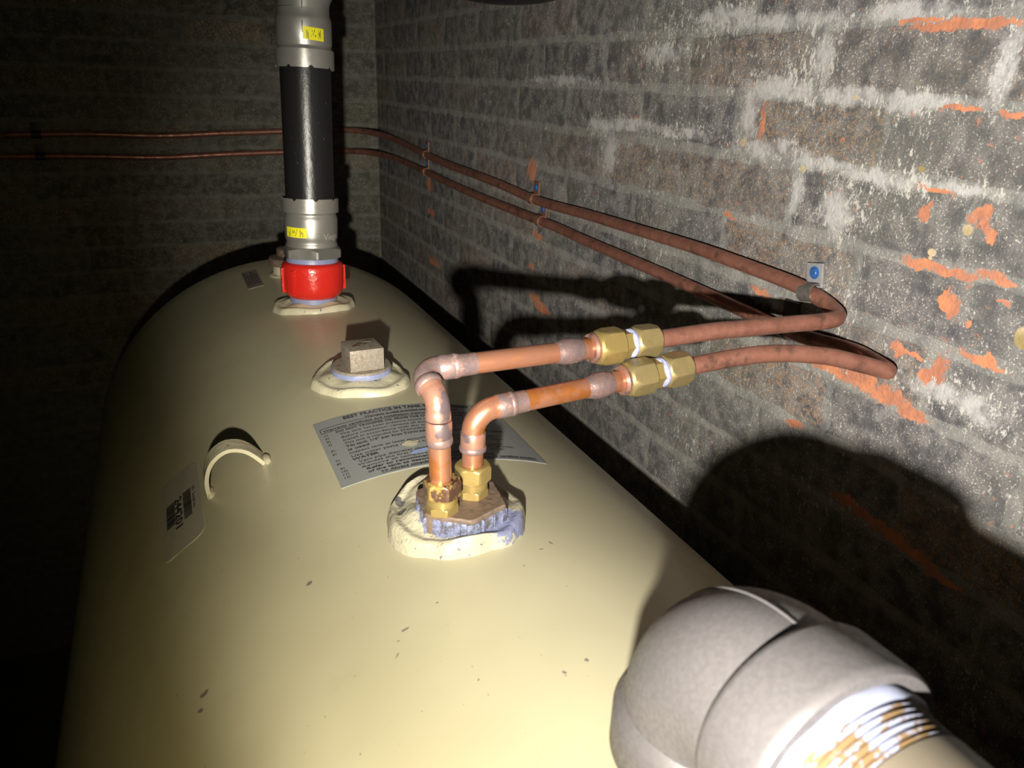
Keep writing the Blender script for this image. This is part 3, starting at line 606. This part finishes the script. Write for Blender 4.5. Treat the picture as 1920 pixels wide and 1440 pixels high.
# ------------------------------------------------------------------ square headed plug
pg = thing('square_head_plug', 'iron plug with square head and blue paste, midway along the tank top', 'plug', (.1765, .795, -.305))
part('flange', lathe((.1765, .795, -.3055), (0, 0, 1), [(0, .0315), (.001, .0325), (.0065, .0325), (.0078, .0315), (.0080, .0)], 56), M['iron_plug'], pg, 30)
part('paste_ring', lathe((.1765, .795, -.3060), (0, 0, 1), [(0, .0310), (.0005, .0332), (.0030, .0335), (.0060, .0329), (.0062, .031)], 56, rf=lambda a, t, r: r + .0003 * sin(9 * a) + .0003 * sin(23 * a)), M['sealant2'], pg, 50, label='blue paste ring')
b = boxbm((.1775, .792, -.2865), .0375, .0375, .0250, rot=Matrix.Rotation(radians(3), 4, 'Z'), bev=.0012)
hd = part('square_head', b, M['iron_plug'], pg, 30)
n = N('burnt mark'); M['burn'] = n.out((.05, .028, .018), .6)
bm = bmesh.new()
for (x0, y0, x1, y1, w) in ((-.011, -.004, -.003, .004, .0012), (-.003, .004, .002, -.001, .0012), (.002, -.001, .006, .003, .001), (.004, .009, .012, .008, .0014), (.006, .011, .013, .011, .0010), (-.012, -.006, -.003, -.005, .0012), (-.009, -.002, -.001, .001, .001), (.012, .008, .013, .011, .001)):
    a = Vector((.1775 + x0, .792 + y0, -.2738)); c = Vector((.1775 + x1, .792 + y1, -.2738)); tube([a, (a + c) / 2, c], w * .55, 8, bm=bm)
part('gouge_mark', bm, M['burn'], hd, 0)

# ------------------------------------------------------------------ iron plug at the far end (behind the fill pipe)
cp = thing('vent_cap', 'dark round iron cap on the small neck at the far end, behind the red coupling', 'cap', (.176, 1.312, -.296))
part('flange', lathe((.176, 1.312, -.3000), (0, 0, 1), [(0, .028), (.002, .032), (.010, .033), (.013, .031), (.014, .02)], 48), M['iron_rust'], cp)
part('head', lathe((.184, 1.320, -.2870), (0, 0, 1), [(0, .024), (.002, .026), (.012, .026), (.014, .023)], 48), M['iron_rust'], cp)

# ------------------------------------------------------------------ fill pipe assembly
F0 = Vector((.1805, 1.110, -.315)); F1 = Vector((.1925, 1.132, .066)); FD = (F1 - F0).normalized()
def ft(z): return (z - F0.z) / FD.z
def fl_lathe(prof, **k): return lathe(F0, FD, [(ft(z), r) for z, r in prof], **k)
rc = thing('red_coupling', 'glossy red lugged coupling between the tank and the tall black pipe', 'coupling', F0 + FD * ft(-.306))
part('paste_ring', fl_lathe([(-.312, .029), (-.311, .0335), (-.301, .0335), (-.298, .031)]), M['sealant2'], rc, label='lavender paste ring below')
part('body', fl_lathe([(-.3035, .030), (-.3020, .0345), (-.2975, .0390), (-.290, .0425), (-.283, .0432), (-.262, .0437), (-.2565, .0432), (-.2535, .0415), (-.2515, .0375), (-.2515, .030)], seg=64), M['red'], rc, 50)
fu, fv, fw = frame(FD)
for ang in (-8, 78, 188, 222):
    d = Vector((cos(radians(ang)), sin(radians(ang)), 0)); c = F0 + FD * ft(-.275) + d * .0432
    rot = Matrix.Rotation(radians(ang), 4, 'Z'); part('lug', boxbm(c, .0060, .0065, .036, rot=rot, bev=.0022), M['red'], rc, 40)
part('paste_ring', fl_lathe([(-.254, .030), (-.2525, .0365), (-.2475, .0362), (-.2440, .0350), (-.2425, .030)]), M['sealant2'], rc, label='lavender paste ring above')
# press adapter
pa = thing('press_adapter', 'lower steel press fitting with hexagon collar above the red coupling', 'pipe fitting', F0 + FD * ft(-.245), 'steel press fittings on the black pipe')
part('hex_collar', hexnut(F0 + FD * ft(-.2455), FD, .0165, .0372, .12, .30, phase=radians(13), n=96), M['steel_hex'], pa, 22)
part('body', fl_lathe([(-.2310, .0300), (-.2300, .0355), (-.2275, .0362), (-.2250, .0350), (-.2215, .0345), (-.2190, .0358), (-.2140, .0363), (-.1930, .0368), (-.1880, .0362), (-.1855, .0350), (-.1830, .0352), (-.1815, .0380), (-.1800, .0380)], seg=64), M['steel'], pa, 60)
def notched(z0, z1, r, up_, seg=96):
    # open collar with small notches in its rim
    bm = bmesh.new(); R0, R1 = r, r - .0016; u, v, w = frame(FD); rings = []
    def zz(k, z): 
        a = (k * 360 / seg) % 45
        return z + ((-.0028 if up_ else .0028) if a < 6 else 0)
    zs = [(z0 if up_ else z1, R0, False), ((z0 + z1) / 2, R0, False), (z1 if up_ else z0, R0, True), (z1 if up_ else z0, R1, True), ((z0 + z1) / 2, R1, False), (z0 if up_ else z1, R1, False)]
    for z, rr, nt in zs:
        rings.append([F0 + w * ft(zz(k, z) if nt else z) + (u * cos(2 * pi * k / seg) + v * sin(2 * pi * k / seg)) * rr for k in range(seg)])
    rings_to_bm(bm, rings, close=True); return bm
part('notched_collar', notched(-.1815, -.1625, .0387, True), M['steel'], pa, 40)
def fpt(ang, z, r):
    d = Vector((cos(radians(ang)), sin(radians(ang)), 0)); return F0 + FD * ft(z) + d * r
def wrap(a0, a1, z0, z1, r, n=16, skew=0.0):
    bm = bmesh.new(); g = []
    for i in range(n + 1):
        a = a0 + (a1 - a0) * i / n; k = skew * i / n
        g.append([bm.verts.new(fpt(a, z0 + k, r)), bm.verts.new(fpt(a, z1 + k, r)), bm.verts.new(fpt(a, z0 + k, r - .001)), bm.verts.new(fpt(a, z1 + k, r - .001))])
    for i in range(n):
        p, q = g[i], g[i + 1]; bm.faces.new((p[0], q[0], q[1], p[1])); bm.faces.new((p[0], p[2], q[2], q[0])); bm.faces.new((p[1], q[1], q[3], p[3]))
    for e in (g[0], g[-1]): bm.faces.new((e[0], e[1], e[3], e[2]))
    return bm
VA = math.degrees(atan2(-1.11, -.18))   # direction from the pipe to the camera
def marks(a0, a1, z0, z1, r, seed):
    bm = bmesh.new(); rnd = random.Random(seed)
    for c0, c1, d in ((.14, .26, .9), (.36, .62, .7), (.74, .86, .8)):
        a = a0 + (a1 - a0) * c0
        while a < a0 + (a1 - a0) * c1:
            w = rnd.uniform(.5, 1.6); h0 = rnd.uniform(0, .5) if rnd.random() > d - .3 else 0; h1 = rnd.uniform(.6, 1)
            if d == .7:
                h0 = rnd.uniform(0, .7); h1 = h0 + rnd.uniform(.15, .35)
            A, B, C_, D = [fpt(aa, z0 + (z1 - z0) * hh, r) for aa, hh in ((a, h0), (a + w, h0), (a + w, h1), (a, h1))]
            bm.faces.new([bm.verts.new(p) for p in (A, B, C_, D)]); a += w + rnd.uniform(.5, 1.5)
    return bm
lb = part('yellow_label', wrap(VA - 62, VA - 10, -.2125, -.1990, .0373), M['yellow'], pa, 0, label='yellow label')
part('print_marks', marks(VA - 60, VA - 12, -.2112, -.2005, .0376, 3), M['ink'], lb, 0)
bm = bmesh.new(); vs, fs = text_polys('Viega', .026, .0125, .0)
V = [bm.verts.new(fpt(VA + 26 + math.degrees(a / .0368), -.2165 + b, .0371)) for a, b in vs]
for f in fs:
    try: bm.faces.new([V[i] for i in f])
    except ValueError: pass
part('engraved_name', bm, M['engrave'], pa, 0)
bp = thing('black_fill_pipe', 'straight black painted steel pipe rising from the tank between two press fittings', 'pipe', F0 + FD * ft(-.19))
part('pipe', fl_lathe([(-.190, .0325), (-.1898, .0333), (.0200, .0333), (.0202, .0325)], seg=64), M['black'], bp, 50)
pe = thing('press_elbow', 'upper steel press elbow with yellow label and seam at the top of the black pipe', 'pipe fitting', F0 + FD * ft(.004), 'steel press fittings on the black pipe')
part('notched_collar', notched(.0045, .0270, .0383, False), M['steel'], pe, 40)
part('body', fl_lathe([(.0255, .0383), (.0275, .0378), (.0300, .0352), (.0325, .0350), (.0350, .0360), (.0620, .0360), (.0660, .0352), (.0690, .0338), (.0765, .0336)], seg=64), M['steel'], pe, 60)
ep = F0 + FD * ft(.0760); ed = Vector((1, 0.02, .24)); ed = (ed - FD * ed.dot(FD)).normalized()
arc = bend(ep, FD, ed, .061, 18); part('bend', tube(arc, .0334, 48), M['steel'], pe, 50)
q = arc[-1]
part('outlet', lathe(q, ed, [(-.001, .0334), (.030, .0338), (.050, .0340), (.0522, .0334)], 56), M['steel'], pe, 50)
sd = Vector((cos(radians(VA + 3)), sin(radians(VA + 3)), 0))
bm = tube([F0 + FD * ft(z) + Vector((cos(radians(VA - 3)), sin(radians(VA - 3)), 0)) * (.0361) for z in (.048, .055, .062)], .0006, 6)
tube([p + (p - (arc[0] + ed * .061)).normalized() * 0 + Vector((cos(radians(VA - 3)), sin(radians(VA - 3)), 0)) * .0333 for p in arc[:9]], .0006, 6, bm=bm)
part('seam', bm, M['seam'], pe, 0, label='dark weld seam')
lb = part('yellow_label', wrap(VA - 3, VA + 42, .0405, .0555, .0366, skew=-.0025), M['yellow'], pe, 0, label='yellow label')
part('print_marks', marks(VA - 1, VA + 40, .0405, .0525, .0369, 8), M['ink'], lb, 0)
# overhead branch running on towards the right wall; only its underside dips into view
q2 = q + ed * .05
ob = thing('overhead_black_pipe', 'dark pipe overhead dipping into the top edge beside the brick wall', 'pipe', q2)
part('pipe', tube(catmull([q2, q2 + Vector((.03, -.003, .002)), (.345, 1.12, .150), (.395, 1.11, .139), (.445, 1.10, .1320), (.50, 1.08, .1345), (.54, 1.06, .146), (WX + .01, 1.05, .155)], 8), .0345, 40), M['black'], ob, 50)

# ------------------------------------------------------------------ foreground cast iron elbow and pipe
EC = Vector((.185, .192, -.236))          # top of the vertical leg, where the bend begins
D1 = Vector((0, -1, 0)).normalized(); U0 = (Vector((0, 0, 1)) - D1 * D1.z).normalized(); RB = .033; BR = .0372
el = thing('cast_iron_elbow', 'large grey cast iron elbow in the foreground at lower right', 'pipe fitting', (EC.x, EC.y, -.305))
part('body', lathe(EC - U0 * .030, U0, [(0, .030), (0, .0395), (.002, .0412), (.020, .0412), (.023, .0400), (.027, .0374)], 64), M['cast'], el, 50)
arc = bend(EC - U0 * .008, U0, D1, RB, 22)
part('bend', tube([EC - U0 * .016] + arc + [arc[-1] + D1 * .008], BR, 64), M['cast'], el, 60)
F = arc[-1]
part('outlet_band', lathe(F, D1, [(.002, .0368), (.004, .0398), (.007, .0410), (.028, .0415), (.0305, .0412), (.032, .0400), (.032, .030)], 72), M['cast'], el, 40)
sa = [p + (p - (arc[0] + D1 * RB)).normalized() * (BR + .0002) for p in arc[2:]]
part('mould_seam', tube(sa, .0006, 8), M['cast'], el, 60)
dp = thing('threaded_steel_pipe', 'dusty steel pipe with white pasted thread leaving the cast elbow', 'pipe', F + D1 * .030)
th_ = [(0.026, .0320)]
for k in range(8): th_ += [(.0330 + k * .0024, .0339 - k * .0001), (.0342 + k * .0024, .0324 - k * .0001)]
part('thread', lathe(F, D1, th_, 64), M['thread'], dp, 30, label='exposed thread smeared with white paste')
part('paste_ring', lathe(F, D1, [(.0310, .0325), (.0318, .0358), (.0340, .0358), (.0358, .0338)], 64, rf=lambda a, t, r: r + .0006 * sin(5 * a) + .0004 * sin(11 * a)), M['paste_far'], dp, 50, label='white paste ring')
part('pipe', lathe(F, D1, [(.0515, .0333), (.36, .0333)], 64), M['dusty_pipe'], dp, 50)
np_ = thing('tank_nipple', 'short steel nipple under the cast elbow, screwed into the tank', 'pipe', (EC.x, EC.y, -.305))
part('pipe', lathe((EC.x, EC.y, -.318), (0, 0, 1), [(0, .0300), (.062, .0310)], 40), M['dusty_pipe'], np_, 50)
